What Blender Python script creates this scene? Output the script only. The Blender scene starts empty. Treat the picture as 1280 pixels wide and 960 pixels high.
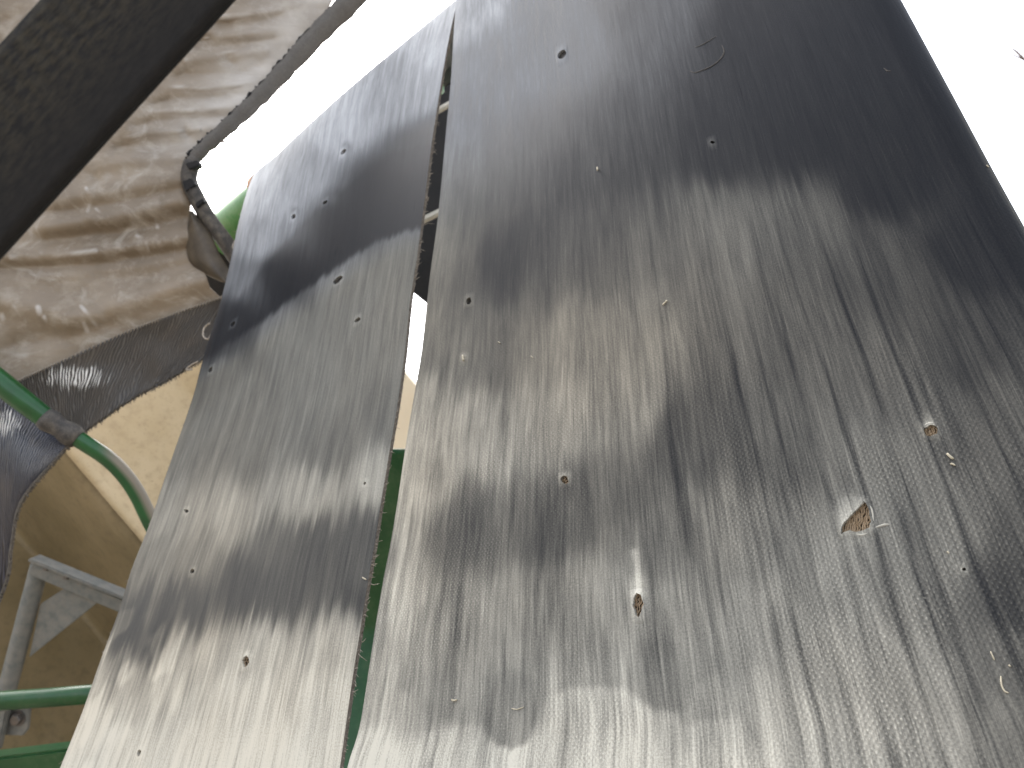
import bpy, bmesh, math, random
import numpy as np
from mathutils import Vector, Matrix
from mathutils.geometry import delaunay_2d_cdt

random.seed(7)
rng = np.random.default_rng(7)
SC = bpy.context.scene
COL = SC.collection

# ------------------------------------------------------------------ camera
CAM = np.array([0.0, 0.0, 1.4])
PITCH = math.radians(15.0)
FPX = 931.0                       # focal length in pixels of a 1280 px wide frame
cam_data = bpy.data.cameras.new("camera")
cam_data.sensor_width = 36.0
cam_data.lens = 36.0 * FPX / 1280.0
cam_data.clip_start = 0.02
cam_data.clip_end = 3000.0
cam_data.dof.use_dof = True
cam_data.dof.focus_distance = 0.58
cam_data.dof.aperture_fstop = 11.0
cam = bpy.data.objects.new("camera", cam_data)
COL.objects.link(cam)
cam.location = CAM
cam.rotation_euler = (math.radians(90) + PITCH, 0, 0)
SC.camera = cam

# ------------------------------------------------------------------ sky, sun, exposure
SUN_EL, SUN_AZ = math.radians(50), math.radians(-36)   # hazy bright sky, sun high on the left beyond the belts (backlit)
world = bpy.data.worlds.new("World")
SC.world = world
world.use_nodes = True
wn = world.node_tree.nodes
sky = wn.new("ShaderNodeTexSky")
sky.sky_type = 'NISHITA'
sky.sun_disc = False
sky.sun_elevation = SUN_EL
sky.sun_rotation = SUN_AZ
sky.air_density = 1.0
sky.dust_density = 6.0
sky.ozone_density = 1.0
wn["Background"].inputs["Strength"].default_value = 0.15
hs = wn.new("ShaderNodeHueSaturation")           # thin overcast: the blue is washed out
hs.inputs["Saturation"].default_value = .35
world.node_tree.links.new(sky.outputs[0], hs.inputs["Color"])
world.node_tree.links.new(hs.outputs[0], wn["Background"].inputs["Color"])
sun_data = bpy.data.lights.new("sun", 'SUN')
sun_data.energy = 0.5
sun_data.angle = math.radians(25)
sun_data.color = (1.0, 0.985, 0.96)
sun = bpy.data.objects.new("sun", sun_data)
COL.objects.link(sun)
sd = Vector((math.cos(SUN_EL) * math.sin(SUN_AZ), math.cos(SUN_EL) * math.cos(SUN_AZ), math.sin(SUN_EL)))
sun.rotation_euler = sd.to_track_quat('Z', 'Y').to_euler()
SC.view_settings.view_transform = 'Standard'
SC.view_settings.look = 'None'
SC.view_settings.exposure = 2.22
SC.view_settings.gamma = 1.0

# ------------------------------------------------------------------ helpers
RIGHT = np.array([1.0, 0, 0])
UP = np.array([0, -math.sin(PITCH), math.cos(PITCH)])
FWD = np.array([0, math.cos(PITCH), math.sin(PITCH)])


def W(x, y, z):
    """photo-measured direction (pixels of the 1280 px photograph) and distance -> world point"""
    x = np.asarray(x, float); y = np.asarray(y, float); z = np.asarray(z, float)
    a = (x - 640) / FPX * z
    b = (480 - y) / FPX * z
    return CAM + a[..., None] * RIGHT + b[..., None] * UP + z[..., None] * FWD


def C2W(v):
    return v[0] * RIGHT + v[1] * UP + v[2] * FWD


def to_px(p):
    d = np.asarray(p) - CAM
    z = d @ FWD
    return 640 + FPX * (d @ RIGHT) / z, 480 - FPX * (d @ UP) / z, z


def smooth(a, b, x):
    t = np.clip((x - a) / (b - a), 0, 1)
    return t * t * (3 - 2 * t)


def link(name, me, mat=None, parent=None):
    o = bpy.data.objects.new(name, me)
    COL.objects.link(o)
    if mat is not None:
        me.materials.append(mat)
    if parent is not None:
        o.parent = parent
    return o


def mesh(name, verts, faces, mat=None, parent=None, shade=True):
    me = bpy.data.meshes.new(name)
    me.from_pydata([tuple(map(float, v)) for v in verts], [], [tuple(f) for f in faces])
    me.update()
    if shade:
        me.polygons.foreach_set("use_smooth", np.ones(len(me.polygons), bool))
    return link(name, me, mat, parent)


def tag(o, label=None, cat=None, group=None, kind=None):
    if label: o["label"] = label
    if cat: o["category"] = cat
    if group: o["group"] = group
    if kind: o["kind"] = kind
    return o


def empty(name, loc, label, cat, group=None):
    o = bpy.data.objects.new(name, None)
    COL.objects.link(o)
    o.empty_display_size = 0.05
    tag(o, label, cat, group)
    o["base"] = [float(c) for c in loc]
    return o


def vnoise(x, seed, n=512):
    """smooth 1-D value noise, -1..1"""
    r = np.random.default_rng(seed).uniform(-1, 1, n + 2)
    x = np.mod(np.asarray(x, float), n)
    i = np.floor(x).astype(int); f = x - i
    f = f * f * (3 - 2 * f)
    return r[i] * (1 - f) + r[i + 1] * f


def vnoise2(x, y, seed, n=64):
    r = np.random.default_rng(seed).uniform(-1, 1, (n + 1, n + 1))
    r[n] = r[0]; r[:, n] = r[:, 0]
    x = np.mod(x, n); y = np.mod(y, n)
    i = np.floor(x).astype(int); j = np.floor(y).astype(int)
    f = x - i; g = y - j
    f = f * f * (3 - 2 * f); g = g * g * (3 - 2 * g)
    i = np.minimum(i, n - 1); j = np.minimum(j, n - 1)
    return (r[i, j] * (1 - f) + r[i + 1, j] * f) * (1 - g) + (r[i, j + 1] * (1 - f) + r[i + 1, j + 1] * f) * g


def seg_dist(px, py, poly, closed=False):
    """distance from points to a polyline"""
    poly = np.asarray(poly, float)
    a = poly if closed else poly[:-1]
    b = np.roll(poly, -1, 0) if closed else poly[1:]
    best = np.full(np.shape(px), 1e9)
    for (ax, ay), (bx, by) in zip(a, b):
        dx, dy = bx - ax, by - ay
        t = np.clip(((px - ax) * dx + (py - ay) * dy) / max(dx * dx + dy * dy, 1e-9), 0, 1)
        best = np.minimum(best, np.hypot(px - ax - t * dx, py - ay - t * dy))
    return best


def inside(px, py, poly):
    c = np.zeros(np.shape(px), bool)
    n = len(poly)
    for i in range(n):
        x1, y1 = poly[i]; x2, y2 = poly[(i + 1) % n]
        if y1 == y2: continue
        cond = (y1 > py) != (y2 > py)
        c ^= cond & (px < (x2 - x1) * (py - y1) / (y2 - y1) + x1)
    return c


def signed(px, py, poly):
    d = seg_dist(px, py, poly, True)
    return np.where(inside(px, py, poly), d, -d)


def frame(d):
    d = Vector(d).normalized()
    a = Vector((0, 0, 1)) if abs(d.z) < 0.9 else Vector((1, 0, 0))
    s = d.cross(a).normalized()
    return s, s.cross(d).normalized()


def tube(pts, rad, seg=14, cap=True):
    """verts, faces of a tube along world points"""
    pts = [Vector(p) for p in pts]
    if not hasattr(rad, '__len__'): rad = [rad] * len(pts)
    V, F = [], []
    s0 = None
    for i, p in enumerate(pts):
        d = (pts[min(i + 1, len(pts) - 1)] - pts[max(i - 1, 0)]).normalized()
        if s0 is None:
            s0, u0 = frame(d)
        else:
            s0 = (s0 - d * s0.dot(d)).normalized(); u0 = s0.cross(d).normalized()
        for k in range(seg):
            a = 2 * math.pi * k / seg
            V.append(p + (s0 * math.cos(a) + u0 * math.sin(a)) * rad[i])
    n = len(pts)
    for i in range(n - 1):
        for k in range(seg):
            F.append((i * seg + k, i * seg + (k + 1) % seg, (i + 1) * seg + (k + 1) % seg, (i + 1) * seg + k))
    if cap:
        F.append(tuple(range(seg - 1, -1, -1)))
        F.append(tuple((n - 1) * seg + k for k in range(seg)))
    return V, F


def spline(pts, n):
    """Catmull-Rom through rows of numbers"""
    P = np.asarray(pts, float)
    P = np.vstack([2 * P[0] - P[1], P, 2 * P[-1] - P[-2]])
    out = []
    m = len(P) - 3
    for k in range(n):
        t = k / (n - 1) * m
        i = min(int(t), m - 1); f = t - i
        a, b, c, d = P[i], P[i + 1], P[i + 2], P[i + 3]
        out.append(0.5 * (2 * b + (c - a) * f + (2 * a - 5 * b + 4 * c - d) * f * f + (3 * b - a - 3 * c + d) * f ** 3))
    return np.array(out)


def prism(name, poly, z0, z1, mat, parent=None, bevel=0.0015, thick=None):
    """a plate whose outline was measured in the photograph; z0 per corner (or one number); thick in metres away from the viewer"""
    poly = np.asarray(poly, float)
    z = np.broadcast_to(np.asarray(z0, float), (len(poly),)).astype(float)
    f = W(poly[:, 0], poly[:, 1], z)
    nrm = np.cross(f[1] - f[0], f[2] - f[0]); nrm /= np.linalg.norm(nrm)
    if nrm @ FWD < 0: nrm = -nrm
    b = f + nrm * thick
    n = len(poly)
    bm = bmesh.new()
    vf = [bm.verts.new(p) for p in f]; vb = [bm.verts.new(p) for p in b]
    bm.faces.new(vf); bm.faces.new(vb[::-1])
    for i in range(n):
        bm.faces.new((vf[i], vb[i], vb[(i + 1) % n], vf[(i + 1) % n]))
    bmesh.ops.recalc_face_normals(bm, faces=bm.faces)
    if bevel:
        bmesh.ops.bevel(bm, geom=list(bm.edges), offset=bevel, segments=2, affect='EDGES', clamp_overlap=True)
    me = bpy.data.meshes.new(name)
    bm.to_mesh(me); bm.free()
    return link(name, me, mat, parent)


def bar(name, a, b, w, h, mat, parent=None, bevel=0.002, roll=None):
    """a rectangular bar between two world points; roll = world vector that the w side follows"""
    a, b = Vector(a), Vector(b)
    d = (b - a); L = d.length; d.normalize()
    s = Vector(roll) if roll is not None else frame(d)[0]
    s = (s - d * s.dot(d)).normalized(); u = d.cross(s)
    bm = bmesh.new()
    bmesh.ops.create_cube(bm, size=1)
    for v in bm.verts:
        v.co = a + d * (v.co.x + .5) * L + s * v.co.y * w + u * v.co.z * h
    bmesh.ops.recalc_face_normals(bm, faces=bm.faces)
    bmesh.ops.bevel(bm, geom=list(bm.edges), offset=bevel, segments=2, affect='EDGES', clamp_overlap=True)
    me = bpy.data.meshes.new(name)
    bm.to_mesh(me); bm.free()
    return link(name, me, mat, parent)


# ------------------------------------------------------------------ materials
class NT:
    def __init__(s, name):
        s.m = bpy.data.materials.new(name); s.m.use_nodes = True
        s.t = s.m.node_tree; s.b = s.t.nodes["Principled BSDF"]

    def n(s, typ, **kw):
        x = s.t.nodes.new(typ)
        for k, v in kw.items(): setattr(x, k, v)
        return x

    def put(s, sock, v):
        if isinstance(v, bpy.types.NodeSocket): s.t.links.new(v, sock)
        elif v is not None: sock.default_value = v

    def math(s, op, a, b=None, c=None, clamp=False):
        x = s.n("ShaderNodeMath", operation=op, use_clamp=clamp)
        s.put(x.inputs[0], a); s.put(x.inputs[1], b)
        if c is not None: s.put(x.inputs[2], c)
        return x.outputs[0]

    def mix(s, f, a, b):
        x = s.n("ShaderNodeMix", data_type='RGBA')
        s.put(x.inputs[0], f); s.put(x.inputs[6], a); s.put(x.inputs[7], b)
        return x.outputs[2]

    def noise(s, vec, scale, detail=4, rough=.55, dist=0):
        x = s.n("ShaderNodeTexNoise")
        s.put(x.inputs["Vector"], vec); x.inputs["Scale"].default_value = scale
        x.inputs["Detail"].default_value = detail; x.inputs["Roughness"].default_value = rough
        x.inputs["Distortion"].default_value = dist
        return x.outputs[0]

    def uv(s, name):
        return s.n("ShaderNodeUVMap", uv_map=name).outputs[0]

    def obj(s):
        return s.n("ShaderNodeTexCoord").outputs["Object"]

    def scale(s, vec, xyz):
        x = s.n("ShaderNodeVectorMath", operation='MULTIPLY')
        s.put(x.inputs[0], vec); x.inputs[1].default_value = xyz
        return x.outputs[0]

    def sep(s, vec):
        x = s.n("ShaderNodeSeparateXYZ"); s.put(x.inputs[0], vec)
        return x.outputs

    def ramp(s, f, lo, hi, a=0.0, b=1.0):
        x = s.n("ShaderNodeMapRange"); x.clamp = True
        s.put(x.inputs[0], f)
        for i, v in enumerate((lo, hi, a, b)): s.put(x.inputs[i + 1], v)
        return x.outputs[0]

    def bump(s, h, strength=.5, dist=.001, prev=None):
        x = s.n("ShaderNodeBump"); x.inputs["Strength"].default_value = strength
        x.inputs["Distance"].default_value = dist
        s.put(x.inputs["Height"], h)
        if prev is not None: s.put(x.inputs["Normal"], prev)
        return x.outputs[0]

    def out(s, color=None, rough=None, normal=None, metal=None, spec=None):
        for k, v in (("Base Color", color), ("Roughness", rough), ("Normal", normal), ("Metallic", metal), ("Specular IOR Level", spec)):
            if v is not None: s.put(s.b.inputs[k], v)
        return s.m


def c4(r, g, b): return (r, g, b, 1.0)


def mat_belt():
    n = NT("belt_rubber")
    st, wv = n.uv("streak"), n.uv("weave")
    at = n.n("ShaderNodeAttribute", attribute_name="dust").outputs["Fac"]
    ripple = n.n("ShaderNodeAttribute", attribute_name="ripple").outputs["Fac"]
    s1 = n.noise(n.scale(st, (62, 3.6, 0)), 1, 4, .6)             # broad scrape marks along the belt
    s2 = n.noise(n.scale(st, (260, 9, 0)), 1, 3, .6)            # fine scrape marks
    s3 = n.noise(n.scale(st, (30, 9, 0)), 1, 4, .6)               # patchy dust
    s4 = n.noise(n.scale(st, (760, 20, 0)), 1, 3, .65)             # hairline scratches
    mot = n.noise(n.scale(wv, (1, 1, 0)), 620, 4, .75)            # powdery grain
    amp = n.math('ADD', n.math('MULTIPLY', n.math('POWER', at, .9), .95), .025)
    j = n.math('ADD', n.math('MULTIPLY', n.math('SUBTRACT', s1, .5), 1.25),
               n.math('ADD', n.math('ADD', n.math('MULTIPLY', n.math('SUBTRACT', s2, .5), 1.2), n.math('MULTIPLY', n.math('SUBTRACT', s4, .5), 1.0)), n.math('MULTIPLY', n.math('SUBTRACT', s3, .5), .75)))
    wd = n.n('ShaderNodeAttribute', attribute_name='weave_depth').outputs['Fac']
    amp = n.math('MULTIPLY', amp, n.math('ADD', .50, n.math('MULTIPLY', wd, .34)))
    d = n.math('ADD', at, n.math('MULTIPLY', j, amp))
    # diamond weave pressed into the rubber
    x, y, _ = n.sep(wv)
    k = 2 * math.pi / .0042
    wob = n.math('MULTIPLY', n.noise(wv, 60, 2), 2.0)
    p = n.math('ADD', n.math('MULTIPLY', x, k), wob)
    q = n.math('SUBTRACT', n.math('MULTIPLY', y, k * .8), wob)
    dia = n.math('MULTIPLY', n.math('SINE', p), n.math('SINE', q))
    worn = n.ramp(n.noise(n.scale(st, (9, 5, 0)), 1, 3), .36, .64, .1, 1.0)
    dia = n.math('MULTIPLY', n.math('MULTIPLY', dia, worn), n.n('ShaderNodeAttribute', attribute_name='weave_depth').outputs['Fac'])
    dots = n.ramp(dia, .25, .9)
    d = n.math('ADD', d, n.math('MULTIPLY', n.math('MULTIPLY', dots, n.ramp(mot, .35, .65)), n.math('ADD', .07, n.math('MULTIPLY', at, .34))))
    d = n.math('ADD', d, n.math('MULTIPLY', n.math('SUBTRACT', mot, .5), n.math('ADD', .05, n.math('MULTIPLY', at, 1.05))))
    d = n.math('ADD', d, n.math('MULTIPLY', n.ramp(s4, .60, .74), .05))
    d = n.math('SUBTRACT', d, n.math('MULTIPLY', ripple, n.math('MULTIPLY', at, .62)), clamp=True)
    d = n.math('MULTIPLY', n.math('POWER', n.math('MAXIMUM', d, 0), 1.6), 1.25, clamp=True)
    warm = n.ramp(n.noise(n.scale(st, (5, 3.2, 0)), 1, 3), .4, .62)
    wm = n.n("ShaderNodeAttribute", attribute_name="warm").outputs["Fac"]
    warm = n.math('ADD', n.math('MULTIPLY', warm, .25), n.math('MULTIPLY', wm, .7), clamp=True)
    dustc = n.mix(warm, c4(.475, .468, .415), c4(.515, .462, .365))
    dustc = n.mix(n.math('MULTIPLY', wm, -1.0, clamp=True), dustc, c4(.425, .445, .472))      # blue-grey sky sheen painted near the top, tan crop dust lower down
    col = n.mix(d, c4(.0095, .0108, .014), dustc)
    ro = n.math('ADD', n.ramp(d, 0, .4, .30, .80), n.math('MULTIPLY', n.math('SUBTRACT', s2, .5), .15))
    h = n.math('ADD', n.math('MULTIPLY', dia, .55), n.math('ADD', n.math('MULTIPLY', s2, .5), n.math('MULTIPLY', ripple, -1.6)))
    return n.out(col, ro, n.bump(h, .36, .0009), spec=.04)


def mat_simple(name, col, col2, sc=30, rough=.5, bump=.2, metal=0.0, dirt=None, dirt_amt=.4):
    n = NT(name)
    o = n.obj()
    a = n.noise(o, sc, 5, .6); b = n.noise(o, sc * 7, 4, .65)
    c = n.mix(n.ramp(a, .35, .68), c4(*col), c4(*col2))
    if dirt:
        c = n.mix(n.math('MULTIPLY', n.ramp(n.math('ADD', n.math('MULTIPLY', a, .5), n.math('MULTIPLY', b, .5)), .46, .62), dirt_amt), c, c4(*dirt))
    r = n.math('ADD', rough - .1, n.math('MULTIPLY', b, .22))
    return n.out(c, r, n.bump(n.math('ADD', a, n.math('MULTIPLY', b, .5)), bump, .002), metal)


M = {}
M['belt'] = mat_belt()
M['green'] = mat_simple("green_paint", (.003, .048, .010), (.006, .070, .015), 14, .34, .05, dirt=(.16, .14, .10), dirt_amt=.16)
M['green_dusty'] = mat_simple("dusty_green_paint", (.06, .20, .05), (.10, .27, .08), 20, .5, .1, dirt=(.3, .3, .2), dirt_amt=.3)
M['galv'] = mat_simple("galvanised_steel", (.125, .135, .13), (.20, .21, .205), 45, .5, .12, metal=.3, dirt=(.2, .17, .13), dirt_amt=.45)
M['bolt'] = mat_simple("dull_bolt_steel", (.10, .095, .09), (.17, .16, .15), 60, .45, .2, metal=.6, dirt=(.12, .07, .04))
M['dark'] = mat_simple("dark_grimy_steel", (.004, .0045, .006), (.008, .008, .009), 20, .75, .2)
M['rod'] = mat_simple("dusty_pale_steel", (.42, .40, .34), (.5, .48, .42), 60, .55, .1)
M['rust'] = mat_simple("rusty_steel", (.34, .15, .06), (.45, .24, .11), 70, .7, .4, dirt=(.1, .05, .03))
M['cord'] = mat_simple("torn_fabric_core", (.17, .115, .065), (.38, .29, .19), 500, .9, .4, dirt=(.03, .02, .014), dirt_amt=.7)
M['fray'] = mat_simple("frayed_cord_edge", (.075, .062, .05), (.22, .19, .15), 180, .9, .8, dirt=(.02, .018, .015), dirt_amt=.8)
M['hair'] = mat_simple("pale_loose_fibre", (.22, .19, .15), (.34, .3, .25), 200, .9, .1)
M['pit'] = mat_simple("dark_pit", (.012, .011, .010), (.03, .024, .018), 300, .85, .4)
M['core'] = mat_simple("dark_core_rubber", (.022, .016, .010), (.045, .032, .02), 300, .9, .4)
M['straw'] = mat_simple("dry_straw", (.33, .295, .21), (.42, .38, .29), 300, .7, .2)
M['twig'] = mat_simple("grey_twig", (.16, .12, .10), (.24, .19, .16), 100, .8, .3)
M['sleeve'] = mat_simple("dusty_black_rubber", (.035, .032, .03), (.075, .068, .06), 60, .7, .4, dirt=(.16, .14, .11), dirt_amt=.5)
M['concrete'] = mat_simple("dry_trodden_soil", (.12, .10, .075), (.17, .14, .105), 3, .85, .3)


def mat_panel(nm, ca, cb, cc):
    n = NT(nm)
    o = n.obj()
    a = n.noise(o, 3.5, 5, .6); b = n.noise(o, 38, 5, .65); c = n.noise(o, 160, 3, .6)
    col = n.mix(n.ramp(a, .35, .65), c4(*ca), c4(*cb))
    col = n.mix(n.math('MULTIPLY', n.ramp(b, .48, .72), .5), col, c4(*cc))
    col = n.mix(n.math('MULTIPLY', n.ramp(c, .62, .72), .6), col, c4(.22, .16, .10))
    return n.out(col, .62, n.bump(n.math('ADD', b, c), .15, .002))


def mat_tarp():
    n = NT("dusty_tarpaulin")
    st = n.uv("cloth")
    a = n.noise(st, 5, 5, .6); b = n.noise(st, 26, 5, .6)
    cr = n.noise(n.scale(st, (14, 46, 0)), 1, 5, .68, 1.2)
    scr = n.noise(n.scale(st, (70, 10, 0)), 1, 4, .7, .8)
    thr = n.sep(st)
    weave = n.math('MULTIPLY', n.math('SINE', n.math('MULTIPLY', thr[0], 900)), n.math('SINE', n.math('MULTIPLY', thr[1], 900)))
    col = n.mix(n.ramp(a, .36, .64), c4(.165, .128, .088), c4(.265, .214, .155))
    col = n.mix(n.math('MULTIPLY', n.ramp(b, .5, .72), .55), col, c4(.40, .36, .30))
    col = n.mix(n.math('MULTIPLY', n.ramp(n.math('ABSOLUTE', n.math('SUBTRACT', cr, .5)), .018, .0, 0, .22), n.ramp(b, .42, .6)), col, c4(.46, .43, .39))
    sm_ = n.noise(n.scale(st, (11, 13, 0)), 1, 6, .72, 1.5)
    col = n.mix(n.math('MULTIPLY', n.ramp(sm_, .54, .74), .8), col, c4(.42, .39, .34))
    col = n.mix(n.math('MULTIPLY', n.ramp(scr, .66, .76), .3), col, c4(.40, .37, .33))
    cre = n.n('ShaderNodeAttribute', attribute_name='worn').outputs['Fac']  # scuffed creases plus the painted light near the hem
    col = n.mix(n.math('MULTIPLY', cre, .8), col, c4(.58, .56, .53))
    h = n.math('ADD', n.math('MULTIPLY', cr, 1.0), n.math('ADD', n.math('MULTIPLY', b, .6), n.math('MULTIPLY', weave, .02)))
    m = n.out(col, n.ramp(b, .3, .7, .38, .6), n.bump(h, .25, .005), spec=.5)
    return m


def mat_rib(name, base, base2, shine, period=.0060):
    n = NT(name)
    st = n.uv("cloth")
    x, y, _ = n.sep(st)
    wob = n.math('MULTIPLY', n.noise(st, 30, 2), .02)
    ph = n.math('MULTIPLY', n.math('ADD', x, wob), 2 * math.pi / period)
    s = n.math('SINE', ph)
    worn = n.n("ShaderNodeAttribute", attribute_name="worn").outputs["Fac"]  # mask for white streaks that paint light coming through the open weave
    brk = n.noise(n.scale(st, (240, 14, 0)), 1, 3, .7)
    w = n.math('MULTIPLY', n.ramp(n.math('ADD', brk, n.math('MULTIPLY', worn, .5)), .76, .90), n.ramp(s, .0, .5))
    col = n.mix(n.ramp(s, -.6, .8), c4(*base), c4(*base2))
    col = n.mix(n.math('MULTIPLY', n.ramp(n.noise(st, 12, 4), .45, .7), .4), col, c4(.12, .10, .08))
    col = n.mix(n.math('MULTIPLY', w, n.ramp(worn, 0, .3)), col, c4(.78, .78, .76))  # white streaks: painted light through the open weave
    return n.out(col, shine, n.bump(s, .7, .0012))


def mat_overhead():
    n = NT("old_belt_underside")
    st = n.uv("cloth")
    x, y, _ = n.sep(st)
    rib = n.math('SINE', n.math('MULTIPLY', n.math('ADD', y, n.math('MULTIPLY', n.noise(st, 20, 2), .004)), 2 * math.pi / .018))
    a = n.noise(n.scale(st, (130, 50, 0)), 1, 5, .65)
    edge = n.math('MULTIPLY', n.ramp(x, .06, .17, 1, 0), n.ramp(a, .40, .62))
    col = n.mix(n.ramp(a, .35, .7), c4(.0075, .007, .0065), c4(.014, .0125, .011))
    col = n.mix(n.math('MULTIPLY', edge, .45), col, c4(.06, .051, .03))
    return n.out(col, .7, spec=.2, normal=n.bump(n.math('ADD', n.math('MULTIPLY', rib, n.ramp(x, .05, .12, 1, .0)), a), .3, .0008))


def mat_tube():
    n = NT("green_tube_paint")
    o = n.obj(); w = n.n("ShaderNodeAttribute", attribute_name="worn").outputs["Fac"]
    a = n.noise(o, 16, 5, .6); nz = n.sep(n.n("ShaderNodeNewGeometry").outputs["Normal"])
    col = n.mix(n.ramp(a, .35, .65), c4(.003, .052, .010), c4(.006, .078, .016))
    top = n.ramp(n.math('ADD', nz[2], n.math('MULTIPLY', nz[0], .6)), -.15, .45)      # dust settles on the upper side
    col = n.mix(n.math('MULTIPLY', n.math('MULTIPLY', w, top), .9), col, c4(.20, .165, .125))
    return n.out(col, n.ramp(w, 0, 1, .3, .55), n.bump(a, .06, .002))


M['tube'] = mat_tube()
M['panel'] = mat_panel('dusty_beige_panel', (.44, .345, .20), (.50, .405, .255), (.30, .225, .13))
M['panel_low'] = mat_panel('olive_brown_panel', (.20, .155, .078), (.27, .21, .115), (.12, .09, .05))  # darker panel colour that paints in the shade under the ridge
M['tarp'] = mat_tarp()
M['rib'] = mat_rib("ribbed_hem_webbing", (.03, .027, .025), (.085, .078, .07), .42)
M['rib_navy'] = mat_rib("ribbed_navy_webbing", (.003, .004, .008), (.032, .036, .058), .32, .0085)
M['overhead'] = mat_overhead()

# ------------------------------------------------------------------ belts: common plane
KA, KB, KC = 0.908, 0.00115, 0.00086            # 1/z = KA + KB*x - KC*(960-y)
N_BACK = np.array([.588, -.440, .676]); N_BACK /= np.linalg.norm(N_BACK)
ALONG = np.array([.033, .836, .548]); ALONG /= np.linalg.norm(ALONG)
CROSS = np.cross(ALONG, N_BACK); CROSS /= np.linalg.norm(CROSS)
NB, AL, CR = C2W(N_BACK), C2W(ALONG), C2W(CROSS)
if CR @ RIGHT < 0: CR = -CR


def plane_z(x, y):
    return 1.0 / (KA + KB * np.asarray(x, float) - KC * (960 - np.asarray(y, float)))


GAP_L = np.array([(566, -30), (565, 0), (557.5, 62), (550.5, 125), (542.5, 175), (536, 228), (530, 275), (522, 335), (515.5, 370), (509, 440), (499, 510),
                  (490, 560), (480, 620), (471, 680), (463, 722), (453, 785), (443, 847), (431, 930), (425, 960), (418, 1000), (405, 1100)], float)
GAP_R = np.array([(567, -30), (567, 0), (562.5, 100), (557, 155), (551, 222), (545, 282), (537, 334), (532, 378), (525.5, 440), (516, 492), (506, 550), (495, 625),
                  (487, 675), (477, 722), (464.5, 797), (455, 860), (445.5, 918), (442, 930), (434, 942), (430, 962), (424, 1000), (408, 1100)], float)
GAP_L[3:18, 0] -= 2.2
EDGE_L = np.array([(312, 190), (304, 222), (295, 277), (287, 323), (273, 380), (252, 443), (241, 490), (196, 618), (184, 656), (161, 709), (146, 761), (120, 829),
                   (101, 885), (71, 960), (15, 1100)], float)
EDGE_R = np.array([(941, -341), (1130, 0), (1191, 112), (1235, 194), (1280, 275), (1345, 385), (1440, 540), (1545, 705), (1660, 870), (1830, 1100)], float)


def curve_x(c, y):
    g = np.linspace(c[0, 1], c[-1, 1], 1600)
    if c[-1, 1] < c[0, 1]: g = g[::-1]
    v = np.interp(g, c[:, 1], c[:, 0])
    k = max(3, int(24 / abs(g[1] - g[0])))
    k2 = np.exp(-(np.arange(-2 * k, 2 * k + 1) / k) ** 2); k2 /= k2.sum()
    pad = 2 * k
    vp = np.concatenate([v[0] - (v[1] - v[0]) * np.arange(pad, 0, -1), v, v[-1] + (v[-1] - v[-2]) * np.arange(1, pad + 1)])
    return np.interp(y, g, np.convolve(vp, k2, 'valid'))


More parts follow.
